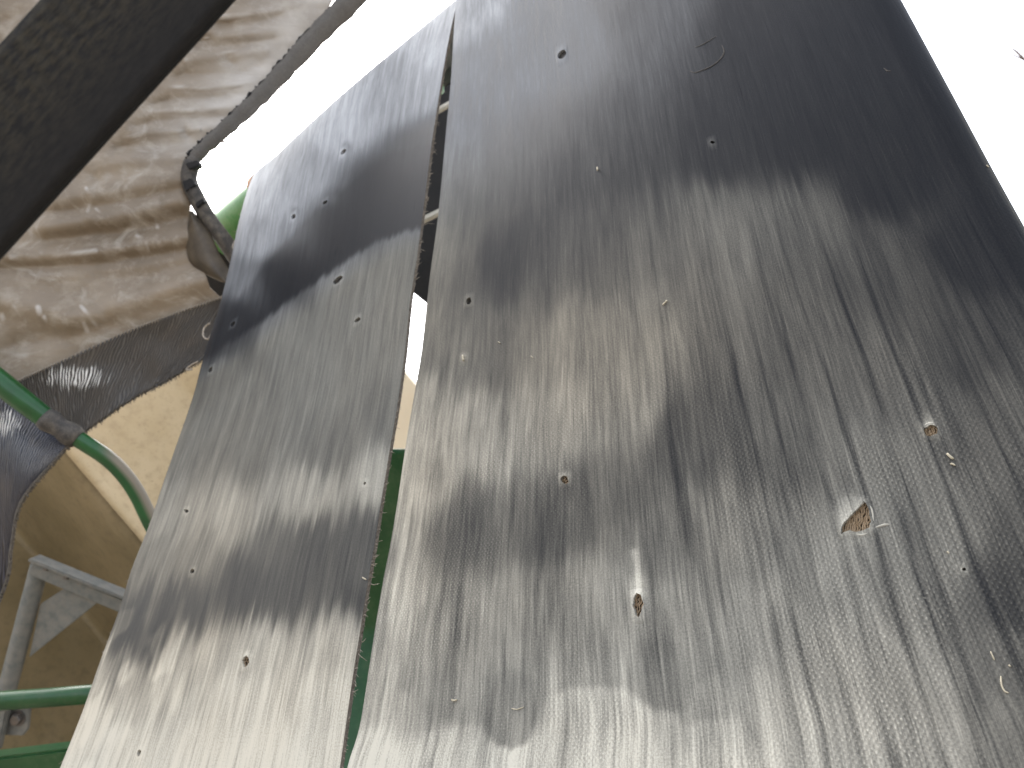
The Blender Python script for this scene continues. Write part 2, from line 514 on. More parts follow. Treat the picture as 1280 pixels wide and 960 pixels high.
def build_belt(name, lx, rx, yb, top0, top1, nu, nt, mat, parent, thick, holes, paint, curl, dip):
    """a dense sheet: u across, t along (t=0 near end). Returns the mesh object and a locator of surface points"""
    u = np.linspace(0, 1, nu)[None, :]; t = np.linspace(0, 1, nt)[:, None]
    ytop = top0[1] * (1 - u) + top1[1] * u
    y = yb * (1 - t) + ytop * t
    x = lx(y) * (1 - u) + rx(y) * u
    uu = np.broadcast_to(u, x.shape); tt = np.broadcast_to(t, x.shape)
    P = W(x, y, plane_z(x, y))
    s = P @ AL
    s_top = s[-1][None, :]
    # the belt dips away gently as it comes up to the roller
    near = np.clip((s - (s_top - .30)) / .30, 0, 1)
    back = dip * near ** 2.4
    # shallow waviness, a real belt never lies dead flat
    c = P @ CR
    back = back + .0012 * vnoise2(c * 6 + 3, s * 2.6 + 5, 31) + .0002 * vnoise2(c * 30, s * 5, 32)
    back = back + curl(uu, x, y)
    P = P + back[..., None] * NB
    # wrap over the roller
    R = .06
    base = P[-1]; rows = []
    tan = P[-1] - P[-3]; tan /= np.linalg.norm(tan, axis=1)[:, None]
    axis = base[-1] - base[0]; axis /= np.linalg.norm(axis)
    tan = tan - (tan @ axis)[:, None] * axis
    tan /= np.linalg.norm(tan, axis=1)[:, None]
    nb = np.cross(axis, tan)
    nb /= np.linalg.norm(nb, axis=1)[:, None]
    nb = nb * np.sign((nb @ NB))[:, None]
    for k in range(1, 17):
        th = math.pi * .95 * k / 16
        rows.append(base + R * math.sin(th) * tan + R * (1 - math.cos(th)) * nb)
    P = np.concatenate([P, np.array(rows)], 0)
    ext = np.arange(1, 17) * R * .186
    s = np.concatenate([s, s[-1][None, :] + ext[:, None] * np.ones((1, nu))], 0)
    c = np.concatenate([c, np.repeat(c[-1:], 16, 0)], 0)
    X, Y = x, y
    x = np.concatenate([x, np.repeat(x[-1:], 16, 0)], 0); y = np.concatenate([y, np.repeat(y[-1:], 16, 0)], 0)
    uu = np.concatenate([uu, np.repeat(uu[-1:], 16, 0)], 0)
    H = P.shape[0]
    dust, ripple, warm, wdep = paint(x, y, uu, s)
    V = list(P.reshape(-1, 3))
    at = {k: list(v.reshape(-1)) for k, v in dict(dust=dust, ripple=ripple, warm=warm, weave_depth=wdep, su=(uu * .56), sv=s, wu=c, wv=s).items()}
    dead = np.zeros((H - 1, nu - 1), bool)
    extra = []
    idx = lambda i, j: i * nu + j

    def locate(qx, qy):
        k = np.argmin((X - qx) ** 2 + (Y - qy) ** 2)
        i, j = divmod(int(k), nu)
        i = min(max(i, 1), nt - 2); j = min(max(j, 1), nu - 2)
        J = np.array([[(X[i, j + 1] - X[i, j - 1]) / 2, (X[i + 1, j] - X[i - 1, j]) / 2],
                      [(Y[i, j + 1] - Y[i, j - 1]) / 2, (Y[i + 1, j] - Y[i - 1, j]) / 2]])
        dj, di = np.linalg.solve(J, [qx - X[i, j], qy - Y[i, j]])
        p = P[i, j] + dj * (P[i, j + 1] - P[i, j - 1]) / 2 + di * (P[i + 1, j] - P[i - 1, j]) / 2
        g = lambda A: A[i, j] + dj * (A[i, j + 1] - A[i, j - 1]) / 2 + di * (A[i + 1, j] - A[i - 1, j]) / 2
        return p, g, (i + di, j + dj)

    for poly, lift, deep in holes:
        loc = [locate(*q) for q in poly]
        gi = np.array([l[2][0] for l in loc]); gj = np.array([l[2][1] for l in loc])
        i0, i1 = int(math.floor(gi.min() - 1.2)), int(math.ceil(gi.max() + 1.2))
        j0, j1 = int(math.floor(gj.min() - 1.2)), int(math.ceil(gj.max() + 1.2))
        i0 = max(i0, 0); j0 = max(j0, 0); j1 = min(j1, nu - 1)
        dead[i0:i1, j0:j1] = True
        ring = [(i0, j) for j in range(j0, j1)] + [(i, j1) for i in range(i0, i1)] + [(i1, j) for j in range(j1, j0, -1)] + [(i, j0) for i in range(i1, i0, -1)]
        pts = [(float(a), float(b)) for a, b in ring]
        ids = [idx(a, b) for a, b in ring]
        nr = len(pts)
        # a slightly raised lip, then the cut edge, then the cut wall
        first = len(V)
        for l in loc:
            V.append(l[0] - NB * lift)
            for k, A in (('dust', dust), ('ripple', ripple), ('warm', warm), ('weave_depth', wdep), ('su', uu * .56), ('sv', s), ('wu', c), ('wv', s)):
                at[k].append(float(l[1](A)))
            at['dust'][-1] = min(1.0, at['dust'][-1] + .12)
        hid = list(range(first, first + len(loc)))
        pts += [(float(a), float(b)) for a, b in zip(gi, gj)]
        ids += hid
        edges = [(k, (k + 1) % nr) for k in range(nr)] + [(nr + k, nr + (k + 1) % len(loc)) for k in range(len(loc))]
        vo, _, fo, ov, _, _ = delaunay_2d_cdt([Vector(p) for p in pts], edges, [], 1, 1e-6)
        hp = list(zip(gi, gj))
        for f in fo:
            cx = sum(vo[k][0] for k in f) / len(f); cy = sum(vo[k][1] for k in f) / len(f)
            if inside(np.array([cx]), np.array([cy]), hp)[0]: continue
            if all(len(ov[k]) for k in f):
                extra.append([ids[ov[k][0]] for k in f])
        w0 = len(V)
        for h in hid:
            V.append(V[h] + NB * (lift + deep))
            for k in at: at[k].append(at[k][h])
        m = len(hid)
        for k in range(m):
            extra.append([hid[k], hid[(k + 1) % m], w0 + (k + 1) % m, w0 + k])
    I, J = np.nonzero(~dead)
    F = np.stack([I * nu + J, I * nu + J + 1, (I + 1) * nu + J + 1, (I + 1) * nu + J], 1).tolist() + extra
    # sides and back
    step_i = list(range(0, H, 6)) + ([H - 1] if (H - 1) % 6 else [])
    step_j = list(range(0, nu, 8)) + ([nu - 1] if (nu - 1) % 8 else [])
    nv = np.zeros_like(P)
    gu = np.gradient(P, axis=1); gt = np.gradient(P, axis=0)
    nv = np.cross(gu, gt); nv /= np.maximum(np.linalg.norm(nv, axis=2), 1e-9)[..., None]
    if nv[5, 5] @ NB < 0: nv = -nv
    B = P + nv * thick
    bi = {}
    def bidx(i, j):
        if (i, j) not in bi:
            bi[(i, j)] = len(V); V.append(B[i, j])
            for k in at: at[k].append(at[k][idx(i, j)])
        return bi[(i, j)]
    for a, b in zip(step_i[:-1], step_i[1:]):
        for e, f in zip(step_j[:-1], step_j[1:]):
            F.append([bidx(a, e), bidx(b, e), bidx(b, f), bidx(a, f)])
        F.append([idx(k, 0) for k in range(a, b + 1)] + [bidx(b, 0), bidx(a, 0)])
        F.append([idx(k, nu - 1) for k in range(b, a - 1, -1)] + [bidx(a, nu - 1), bidx(b, nu - 1)])
    for e, f in zip(step_j[:-1], step_j[1:]):
        F.append([idx(0, k) for k in range(f, e - 1, -1)] + [bidx(0, e), bidx(0, f)])
    me = bpy.data.meshes.new(name)
    me.from_pydata([tuple(map(float, v)) for v in V], [], F)
    me.update()
    me.polygons.foreach_set("use_smooth", np.ones(len(me.polygons), bool))
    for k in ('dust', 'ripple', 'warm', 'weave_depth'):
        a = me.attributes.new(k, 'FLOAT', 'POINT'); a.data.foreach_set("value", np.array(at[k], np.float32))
    li = np.zeros(len(me.loops), np.int32); me.loops.foreach_get("vertex_index", li)
    for nm, a, b in (("streak", 'su', 'sv'), ("weave", 'wu', 'wv')):
        l = me.uv_layers.new(name=nm)
        uv = np.stack([np.array(at[a])[li], np.array(at[b])[li]], 1).astype(np.float32)
        l.data.foreach_set("uv", uv.reshape(-1))
    try:
        me.set_sharp_from_angle(angle=math.radians(48))
    except Exception:
        pass
    o = link(name, me, mat, parent)
    ctr = base + R * nb
    return o, locate, B, P, (ctr[0], ctr[-1], R - thick - .0006)


def field(px, py, pts, pw=2.4):
    """smooth interpolation of hand-noted dust amounts (x, y, amount)"""
    num = np.zeros(px.shape); den = np.zeros(px.shape)
    for x, y, v in pts:
        d2 = ((px - x) ** 2 + (py - y) ** 2) / 70.0 ** 2 + .05
        w = 1.0 / d2 ** pw
        num += w * v; den += w
    return num / den


def patch(dust, px, py, poly, feather, value, op=1.0):
    m = smooth(-feather, feather, signed(px, py, poly)) * op
    return dust * (1 - m) + value * m


# ---- right belt
R_PTS = [  # dust amounts over the wide belt, with sky sheen painted at the top left
    (580, 15, .60), (620, 90, .42), (700, 40, .36), (800, 20, .20), (950, 40, .04), (1080, 40, .03), (1150, 150, .04),
    (575, 190, .42), (640, 200, .24), (700, 200, .17), (800, 180, .16), (900, 180, .07), (1000, 160, .04), (1100, 220, .05), (1230, 320, .06),
    (552, 300, .40), (580, 300, .36), (620, 320, .14), (720, 320, .22), (820, 300, .26), (900, 280, .30), (1000, 290, .22), (1100, 330, .17), (1200, 420, .15),
    (545, 420, .34), (620, 430, .30), (720, 440, .38), (820, 420, .36), (900, 440, .26), (1000, 430, .24), (1100, 480, .25), (1240, 540, .22),
    (530, 540, .54), (600, 540, .50), (700, 530, .46), (780, 520, .40), (870, 540, .20), (960, 560, .25), (1080, 580, .32), (1200, 640, .29), (1270, 660, .20),
    (510, 640, .60), (580, 650, .30), (650, 660, .26), (740, 640, .30), (820, 660, .32), (920, 680, .36), (1040, 700, .40), (1150, 740, .36), (1260, 740, .16),
    (490, 760, .54), (560, 770, .42), (660, 760, .40), (740, 760, .46), (840, 780, .43), (940, 790, .47), (1060, 820, .47), (1160, 860, .44), (1260, 830, .26),
    (470, 880, .60), (560, 870, .47), (640, 860, .43), (740, 900, .58), (860, 900, .52), (960, 900, .56), (1080, 930, .52), (1200, 940, .46), (1275, 930, .30),
    (460, 950, .80), (560, 950, .72), (660, 955, .72), (780, 950, .74), (900, 960, .68), (1300, 1050, .3), (700, 1080, .7)]


def jag(u, seed, amp):
    return amp * (vnoise(u * 60, seed) * .55 + vnoise(u * 150, seed + 1) * .3 + vnoise(u * 330, seed + 2) * .15)


def paint_right(x, y, u, s):
    yy = y + jag(u, 5, 20) * smooth(-50, 400, y)
    d = field(x + 10 * vnoise2(x / 60, y / 60, 77), yy, R_PTS)
    yb = y + jag(u, 9, 7)
    # worn-off boundaries: clean tongues that end abruptly above the powdery lower part
    d = patch(d, x, yb, [(500, 860), (540, 905), (600, 895), (612, 925), (640, 938), (662, 920), (676, 880), (690, 862), (780, 858), (800, 880), (840, 892), (868, 860), (900, 840), (890, 760), (700, 740), (520, 760)], 5, .43, .7)
    d = patch(d, x, yb, [(605, 845), (608, 905), (622, 930), (640, 937), (660, 928), (672, 895), (676, 850), (640, 835)], 4, .38, .75)
    d = patch(d, x, yb, [(795, 800), (798, 880), (822, 893), (860, 885), (866, 860), (852, 800)], 4, .38, .6)
    d = patch(d, x, yb, [(700, 866), (775, 862), (860, 905), (930, 900), (940, 990), (560, 990), (530, 920), (600, 908), (640, 950), (690, 900)], 5, .68, .55)
    # dark, cleaner bands
    d = patch(d, x, yy, [(590, 250), (700, 190), (860, 110), (960, 40), (1140, 0), (1160, 120), (950, 190), (780, 270), (660, 330), (600, 350)], 85, .05, .7)
    d = patch(d, x + 14 * vnoise2(x / 40, y / 40, 79), yb, [(520, 650), (600, 640), (700, 600), (850, 520), (960, 400), (1010, 430), (900, 580), (800, 640), (700, 700), (540, 720)], 26, .20, .5)
    # scuffed pale halos round the tears
    for hx, hy, r, v in ((1062, 634, 13, .75), (1056, 645, 8, .7), (1071, 668, 9, .6), (1090, 655, 8, .55), (796, 728, 8, .75), (796, 738, 6, .85), (797, 777, 6, .5), (1160, 528, 9, .65), (1171, 545, 6, .45), (707, 594, 5, .6), (580, 447, 4, .8)):
        m = np.exp(-((x - hx) ** 2 + ((y - hy) * .8) ** 2) / r ** 2)
        d = d * (1 - m * .6) + v * m * .6
    # the light pull mark above the leaf-shaped tear
    m = np.exp(-(seg_dist(x, y, [(792, 690), (795, 715), (797, 742)]) / 5) ** 2)
    d = d * (1 - .6 * m) + .8 * .6 * m
    # lengthwise ripples on the near right part
    ph = u * 27 + .30 * vnoise2(u * 9, s * 5, 21) + .08 * vnoise2(u * 40, s * 22, 24)
    cell = np.floor(ph); fr = ph - cell - .5
    hsh = np.random.default_rng(40).uniform(0, 1, 64)[(cell.astype(int)) % 64]
    hs2 = np.random.default_rng(41).uniform(-.28, .28, 64)[(cell.astype(int)) % 64]
    wd_ = .10 + .07 * vnoise2(u * 30, s * 12, 25)
    r = np.exp(-((fr - hs2) / wd_) ** 2) * (.45 + .55 * hsh) * np.clip(.75 + .5 * vnoise2(cell * 3.7, s * 6, 22), 0, 1)
    ripple = np.clip(r, 0, 1) * smooth(.25, .5, u) * smooth(-.3, 0, vnoise2(u * 12, s * 4, 23) + .3) * smooth(150, 420, y)
    warm = .55 * np.exp(-(((x - 780) / 260) ** 2 + ((y - 400) / 150) ** 2)) + .5 * np.exp(-(((x - 530) / 60) ** 2 + ((y - 600) / 130) ** 2))
    warm = warm + .3 * smooth(1000, 600, x) * smooth(250, 450, y) * smooth(900, 650, y)
    warm = warm - 1.1 * smooth(330, 120, y + .25 * (x - 600))  # negative values carry the blue of the sky sheen
    d = d + .22 * smooth(.985, 1.0, u)  # pale rim: glow of the sky along the edge, painted in
    return d, ripple, warm, smooth(300, 680, y + .12 * (x - 640)) * .9 + .1


# ---- left belt
L_PTS = [  # the high values at the top also paint the sky sheen
    (330, 240, .74), (420, 150, .76), (540, 40, .70), (500, 120, .60), (380, 225, .62), (320, 300, .60), (300, 350, .40),
    (530, 190, .14), (430, 270, .12), (480, 240, .06), (350, 340, .12), (290, 400, .12), (270, 440, .12),
    (520, 310, .38), (430, 350, .38), (350, 420, .38), (280, 460, .36), (480, 420, .38), (400, 470, .38), (300, 500, .38),
    (490, 520, .34), (410, 560, .34), (320, 560, .38), (230, 560, .40), (470, 600, .57), (380, 620, .57), (290, 650, .58), (210, 650, .54),
    (470, 680, .24), (400, 690, .22), (340, 680, .32), (250, 700, .46), (180, 690, .44), (300, 730, .20), (360, 740, .21), (440, 730, .26), (220, 760, .26), (170, 790, .25),
    (420, 800, .64), (320, 810, .64), (240, 820, .66), (150, 850, .66), (200, 880, .74), (300, 880, .78), (400, 880, .76), (120, 930, .86), (220, 950, .84), (330, 950, .86), (415, 960, .82), (200, 1060, .7)]


def paint_left(x, y, u, s):
    yy = y + jag(u, 55, 30) * smooth(350, 700, y)
    d = field(x, yy, L_PTS)
    # the dark band under its crisp arc-shaped limit
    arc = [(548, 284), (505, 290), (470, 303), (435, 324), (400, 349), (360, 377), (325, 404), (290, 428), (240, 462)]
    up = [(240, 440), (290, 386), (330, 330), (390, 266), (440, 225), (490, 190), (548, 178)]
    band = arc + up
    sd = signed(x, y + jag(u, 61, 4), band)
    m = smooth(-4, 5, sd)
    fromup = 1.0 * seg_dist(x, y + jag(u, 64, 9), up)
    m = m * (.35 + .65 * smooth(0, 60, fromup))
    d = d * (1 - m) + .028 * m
    yb = y + jag(u, 71, 22)
    d = patch(d, x, yb, [(480, 640), (430, 650), (380, 668), (330, 690), (280, 705), (215, 745), (150, 800), (140, 840), (190, 815), (260, 775), (330, 770), (400, 772), (450, 745), (478, 690)], 32, .22, .6)
    # pale pitted spots on the lower left
    b = smooth(.15, .6, vnoise2(u * 34, s * 26, 81)) * smooth(700, 800, y) * smooth(.62, .15, u)
    d = d + .16 * b - .05 * smooth(700, 800, y) * smooth(.62, .15, u)
    for hx, hy, r, v in ((308, 818, 6, .8), (424, 342, 6, .35), (432, 183, 6, .35), (413, 247, 9, .3), (369, 264, 5, .35), (447, 396, 5, .4), (232, 633, 4, .5)):
        m = np.exp(-((x - hx) ** 2 + (y - hy) ** 2) / r ** 2)
        d = d * (1 - m * .8) + v * m * .8
    # dark rubbed spot near the frayed edge
    m = np.exp(-(((x - 448) / 20) ** 2 + ((y - 752) / 26) ** 2))
    d = d * (1 - .6 * m) + .06 * m
    warm = .9 * np.exp(-(((x - 200) / 200) ** 2 + ((y - 780) / 200) ** 2)) - 1.6 * smooth(0, 60, signed(x, y, arc + [(200, 440), (200, 0), (600, -60), (600, 250)]) + 30)  # below zero above the arc: bluish sky sheen put into the colour
    return d, np.zeros_like(d), warm, .05 + .3 * smooth(500, 800, y)


def blob(cx, cy, rx, ry, rot=0, n=9, jit=.22):
    out = []
    for k in range(n):
        a = 2 * math.pi * k / n
        r = 1 + random.uniform(-jit, jit)
        px, py = rx * math.cos(a) * r, ry * math.sin(a) * r
        c, s = math.cos(math.radians(rot)), math.sin(math.radians(rot))
        out.append((cx + px * c - py * s, cy + px * s + py * c))
    return out


def ragged(poly, n=2, amp=1.0):
    out = []
    for (a, b), (c, d) in zip(poly, poly[1:] + poly[:1]):
        for k in range(n):
            f = k / n
            out.append((a + (c - a) * f + random.uniform(-amp, amp), b + (d - b) * f + random.uniform(-amp, amp)))
    return out


# tears: outline in the photograph, what shows inside, description
tears_right = [
    (ragged([(1080, 627), (1087, 637), (1089, 652), (1086, 660), (1074, 665), (1062, 663), (1051, 668), (1052, 656), (1062, 645)], 3, 1.1), 'cord', 'large triangular tear showing brown woven cords', .0010),
    (blob(1164, 538, 9, 7, 0, 11), 'cord', 'round dark pit with a pale rim near the right edge', .0008),
    (ragged([(796, 741), (801, 744), (804.5, 755), (802, 764), (799, 773), (795, 769), (791, 757), (792, 748)], 2, .6), 'cord', 'leaf-shaped tear with tan fibres below a pale pull mark', .0010),
    (blob(706, 600, 5.5, 5, 30, 9), 'cord', 'small brown nick in the middle of the belt', .0007),
    (blob(702.5, 68, 4.6, 6.6, 38, 11, .1), 'pit', 'clean oval black hole near the top of the belt', .0006),
    (blob(586, 376, 3.4, 4.6, 20, 8), 'pit', 'small dark nick beside the left edge', .0005),
    (blob(891, 178, 3.6, 2.2, 10, 7), 'pit', None, .0004),
    (blob(1205, 711, 2.6, 2.4, 0, 7), 'pit', None, .0003)]
tears_left = [
    (blob(422.5, 349.5, 7.5, 3.4, -38, 10, .15), 'pit', 'dark oblique slit just below the arc-shaped mark', .0006),
    (blob(447, 400, 4.5, 2.6, -40, 8), 'pit', None, .0005),
    (blob(429, 189, 5.0, 2.2, -45, 8), 'pit', None, .0005),
    (blob(367, 271, 3.6, 2.2, -60, 8), 'pit', None, .0005),
    (blob(406, 253, 3.5, 2.2, -45, 8), 'pit', None, .0005),
    (blob(308.5, 827, 4.4, 6.4, 15, 10), 'cord', 'torn nick with brown fibres and a white upper lip', .0008),
    (blob(292, 405, 4.0, 2.4, -55, 8), 'pit', None, .0004),
    (blob(263.5, 462, 4.0, 2.2, -60, 8), 'pit', None, .0004),
    (blob(240, 714, 2.6, 3.0, 10, 8), 'pit', None, .0004),
    (blob(174, 941, 4.6, 2.4, -60, 8), 'pit', None, .0004),
    (blob(233, 639, 3.0, 2.4, 0, 8), 'pit', None, .0004),
    (blob(456, 604, 1.8, 2.2, 0, 7), 'pit', None, .0003)]

right_belt = empty("conveyor_belt", (0, 0, 0), "wide grey-streaked rubber belt on the right with a triangular tear and an oval hole", "belt", "worn rubber belts")
left_belt = empty("conveyor_belt", (0, 0, 0), "narrower-looking rubber belt on the left with frayed cord edges and a dark arc-shaped band", "belt", "worn rubber belts")

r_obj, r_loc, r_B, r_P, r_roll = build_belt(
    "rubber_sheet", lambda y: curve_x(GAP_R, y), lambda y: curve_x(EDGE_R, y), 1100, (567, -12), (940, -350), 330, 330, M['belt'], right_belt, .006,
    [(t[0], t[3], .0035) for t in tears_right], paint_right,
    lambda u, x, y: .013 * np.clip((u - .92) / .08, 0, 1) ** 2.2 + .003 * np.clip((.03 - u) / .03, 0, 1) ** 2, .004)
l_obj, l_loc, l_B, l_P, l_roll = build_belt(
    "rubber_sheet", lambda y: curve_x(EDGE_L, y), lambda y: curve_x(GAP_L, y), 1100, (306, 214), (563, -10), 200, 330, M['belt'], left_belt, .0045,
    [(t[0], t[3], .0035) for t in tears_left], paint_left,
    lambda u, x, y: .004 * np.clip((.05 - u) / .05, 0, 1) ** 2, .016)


def tear_core(tr, loc, parent):
    """the fabric layer that shows inside a tear: wavy cords on a dark base, lying below the rubber surface"""
    poly, kind, label, _ = tr
    P = np.array(poly); c = P.mean(0)
    lo, hi = P.min(0) - 2.5, P.max(0) + 2.5
    o = loc(*c)[0]
    ex = (loc(c[0] + 2, c[1])[0] - loc(c[0] - 2, c[1])[0]) / 4
    ey = (loc(c[0], c[1] + 2)[0] - loc(c[0], c[1] - 2)[0]) / 4
    at_ = lambda x, y, d: o + ex * (x - c[0]) + ey * (y - c[1]) + NB * d
    V = [at_(lo[0], lo[1], .0034), at_(hi[0], lo[1], .0034), at_(hi[0], hi[1], .0034), at_(lo[0], hi[1], .0034)]
    F = [(0, 1, 2, 3)]; MI = [1]
    if kind == 'cord':
        x = lo[0] - 8
        while x < hi[0] + 8:
            pts = []; ph_ = random.uniform(0, 1.6)
            for k in range(16):
                y = lo[1] + (hi[1] - lo[1]) * k / 15
                xx = x - .25 * (y - c[1]) + 1.1 * math.sin(y * .62 + ph_) + .5 * math.sin(y * 1.5 + 2 * ph_)
                if lo[0] < xx < hi[0]:
                    pts.append(at_(xx, y, .0024 + .0005 * math.sin(y * 1.1 + x) + random.uniform(-.0003, .0003)))
            if len(pts) > 2:
                v, f = tube(pts, [random.uniform(.0006, .00105) for _ in pts], 6)
                n0 = len(V); V += v; F += [tuple(i + n0 for i in q) for q in f]; MI += [0] * len(f)
            x += random.uniform(2.6, 3.8)
    ob = mesh("tear", V, F, M[kind], parent, shade=True)
    ob.data.materials.append(M['core'] if kind == 'cord' else M['pit'])
    ob.data.polygons.foreach_set("material_index", MI)
    if label: ob["label"] = label
    return ob


for t in tears_right: tear_core(t, r_loc, right_belt)
for t in tears_left: tear_core(t, l_loc, left_belt)


def ridge(name, pts, loc, rad, mat, parent, sink=.4, dust=.05):
    q = spline(pts, 22)
    w = [loc(*p)[0] + NB * rad * sink for p in q]
    rr = [rad * (.25 + .75 * math.sin(math.pi * k / 21) ** .6) for k in range(22)]
    V, F = tube(w, rr, 8)
    o = mesh(name, V, F, mat, parent)
    me = o.data
    for k, v in (('dust', dust), ('ripple', 0), ('warm', 0)):
        a = me.attributes.new(k, 'FLOAT', 'POINT'); a.data.foreach_set("value", np.full(len(me.vertices), v, np.float32))
    return o


# the half-loose flap outline cut into the top of the wide belt
sc1 = ridge("scuff_ridge", [(866, 60), (876, 57), (888, 50), (897, 44)], r_loc, .0011, M['pit'], right_belt)
ridge("scuff_ridge", [(861, 88), (868, 91), (878, 88), (891, 82), (901, 73), (905, 64), (901, 54)], r_loc, .0013, M['pit'], right_belt)
ridge("scuff_ridge", [(1104, 84), (1109, 88), (1114, 88)], r_loc, .0008, M['pit'], right_belt)
ridge("scuff_ridge", [(1090, 660), (1104, 656), (1112, 655)], r_loc, .0011, M['belt'], right_belt, .3, .6)


# pale torn rims
for pts, r_ in (([(1050, 667), (1051, 655), (1061, 643), (1071, 634), (1081, 626)], .0011), ([(1082, 626), (1089, 636), (1091, 652), (1087, 661)], .0008), ([(1090, 662), (1078, 668), (1064, 666), (1050, 669)], .0010),
               ([(790, 752), (793, 744), (797, 739), (802, 744)], .0008), ([(1154, 536), (1157, 530), (1164, 528), (1171, 531)], .0008), ([(701, 598), (704, 594), (709, 594)], .0007)):
    ridge("torn_rim", pts, r_loc, r_, M['belt'], right_belt, .2, .72)
ridge("torn_rim", [(304, 823), (307, 819), (311, 820)], l_loc, .0009, M['belt'], left_belt, .2, .8)


# frayed edges of the left belt: one fibrous strip on each cut edge plus loose fibres
def frayed(P, B, side, seed, parent, out_dir, amount):
    r = np.random.default_rng(seed)
    n = P.shape[0] - 14
    j = -1 if side > 0 else 0
    a = P[:n, j]; b = B[:n, j]
    px, py, _ = to_px(a)
    # resample evenly along the edge
    L = np.concatenate([[0], np.cumsum(np.linalg.norm(np.diff(a, axis=0), axis=1))])
    m = int(L[-1] / .0022)
    q = np.linspace(0, L[-1], m)
    A = np.stack([np.interp(q, L, a[:, k]) for k in range(3)], 1)
    Bq = np.stack([np.interp(q, L, b[:, k]) for k in range(3)], 1)
    V, F = [], []
    rows = 6
    for i in range(m):
        for k in range(rows):
            f = k / (rows - 1)
            bul = .0008 * math.sin(math.pi * f) + (.0009 * r.uniform(-1, 1.3) if 0 < k < rows - 1 else 0)
            V.append(A[i] * (1 - f) + Bq[i] * f + out_dir * (bul + .0003))
    for i in range(m - 1):
        for k in range(rows - 1):
            F.append((i * rows + k, i * rows + k + 1, (i + 1) * rows + k + 1, (i + 1) * rows + k))
    mesh("frayed_edge", V, F, M['fray'], parent, shade=False)
    V, F = [], []
    for _ in range(amount):
        i = int(r.integers(0, m)); f = r.uniform(.1, .9)
        p = A[i] * (1 - f) + Bq[i] * f
        ln = r.uniform(.0025, .0075) * (2.2 if r.random() < .06 else 1)
        d = out_dir * r.uniform(.5, 1) + AL * r.uniform(-.7, .7) + NB * r.uniform(-.4, .5)
        d2 = d + AL * r.uniform(-.8, .8) + NB * r.uniform(-.6, .6)
        v, fc = tube([p, p + d * ln * .5, p + d * ln * .5 + d2 * ln * .5], [.0004, .00032, .00015], 4)
        o = len(V); V += v; F += [tuple(x + o for x in y) for y in fc]
    tag(mesh("loose_fibres", V, F, M['hair'], parent), kind='stuff')


frayed(l_P, l_B, 1, 3, left_belt, CR, 340)
frayed(l_P, l_B, 0, 4, left_belt, -CR, 110)
# two loops of cord sticking out of the outer edge
for pts in ([(262, 404), (255, 410), (254, 420), (260, 424), (264, 418)], [(299, 296), (293, 302), (291, 309), (296, 312), (301, 306)], [(247, 452), (238, 457), (233, 462), (240, 462)]):
    q = spline(pts, 14); z = plane_z(q[:, 0], q[:, 1]) + .02
    V, F = tube(W(q[:, 0], q[:, 1], z), .0016, 6)
    mesh("cord_loop", V, F, M['hair'], left_belt)

# ------------------------------------------------------------------ straw flecks lying on the belts
def fleck(pts, loc, r, label):
    q = spline(pts, 7)
    V, F = tube([loc(*p)[0] - NB * (r * 1.6) for p in q], [r * .7, r, r, r, r, r, r * .6], 6)
    o = mesh("straw_fleck", V, F, M['straw'])
    tag(o, label, "straw fleck", "straw flecks on the belts")


fleck([(829, 382), (832, 379), (835, 376)], r_loc, .0009, "pale straw fleck lying alone on the taupe middle of the wide belt")
fleck([(1184, 567), (1188, 571), (1192, 574)], r_loc, .0009, "upper straw fleck of the pair below the round pit")
fleck([(1188, 580), (1191, 580), (1194, 582)], r_loc, .0007, "lower straw fleck of the pair below the round pit")
fleck([(566, 875), (569, 876), (573, 875)], r_loc, .0008, "straw fleck lying crosswise near the lower left of the wide belt")
fleck([(641, 886), (648, 887), (656, 884)], r_loc, .0004, "thin straw hair on the rounded dark tongue of the wide belt")
fleck([(1251, 845), (1252, 856), (1256, 864), (1261, 866)], r_loc, .0005, "curled pale straw hair near the lower right corner of the wide belt")
fleck([(1238, 814), (1241, 820), (1243, 825)], r_loc, .0004, "straight pale straw hair above the curled one at lower right")
fleck([(454, 722), (457, 724), (459, 725)], l_loc, .0008, "straw fleck at the frayed edge of the left belt")
fleck([(747, 210), (747.5, 212), (747.5, 214)], r_loc, .0010, "tiny white speck on the dark upper part of the wide belt")
fleck([(580, 445), (580.5, 449), (581, 452)], r_loc, .0014, "pale seed stuck near the left edge of the wide belt")
for x_, y_, lb in ((1232, 197, "pale chaff speck close to the top right rim of the wide belt"), (1262, 832, "pale chaff speck beside the curled straw hair"),
                   (624, 428, "pale chaff speck right of the stuck seed"), (665, 446, "farther chaff speck right of the stuck seed"),
                   (1185, 690, "pale chaff speck below the straw pair and right of the triangular tear")):
    fleck([(x_ - 1.3, y_ - 1), (x_, y_), (x_ + 1.2, y_ + 1.2)], r_loc, .0005, lb)

ROLL_OUT = .175
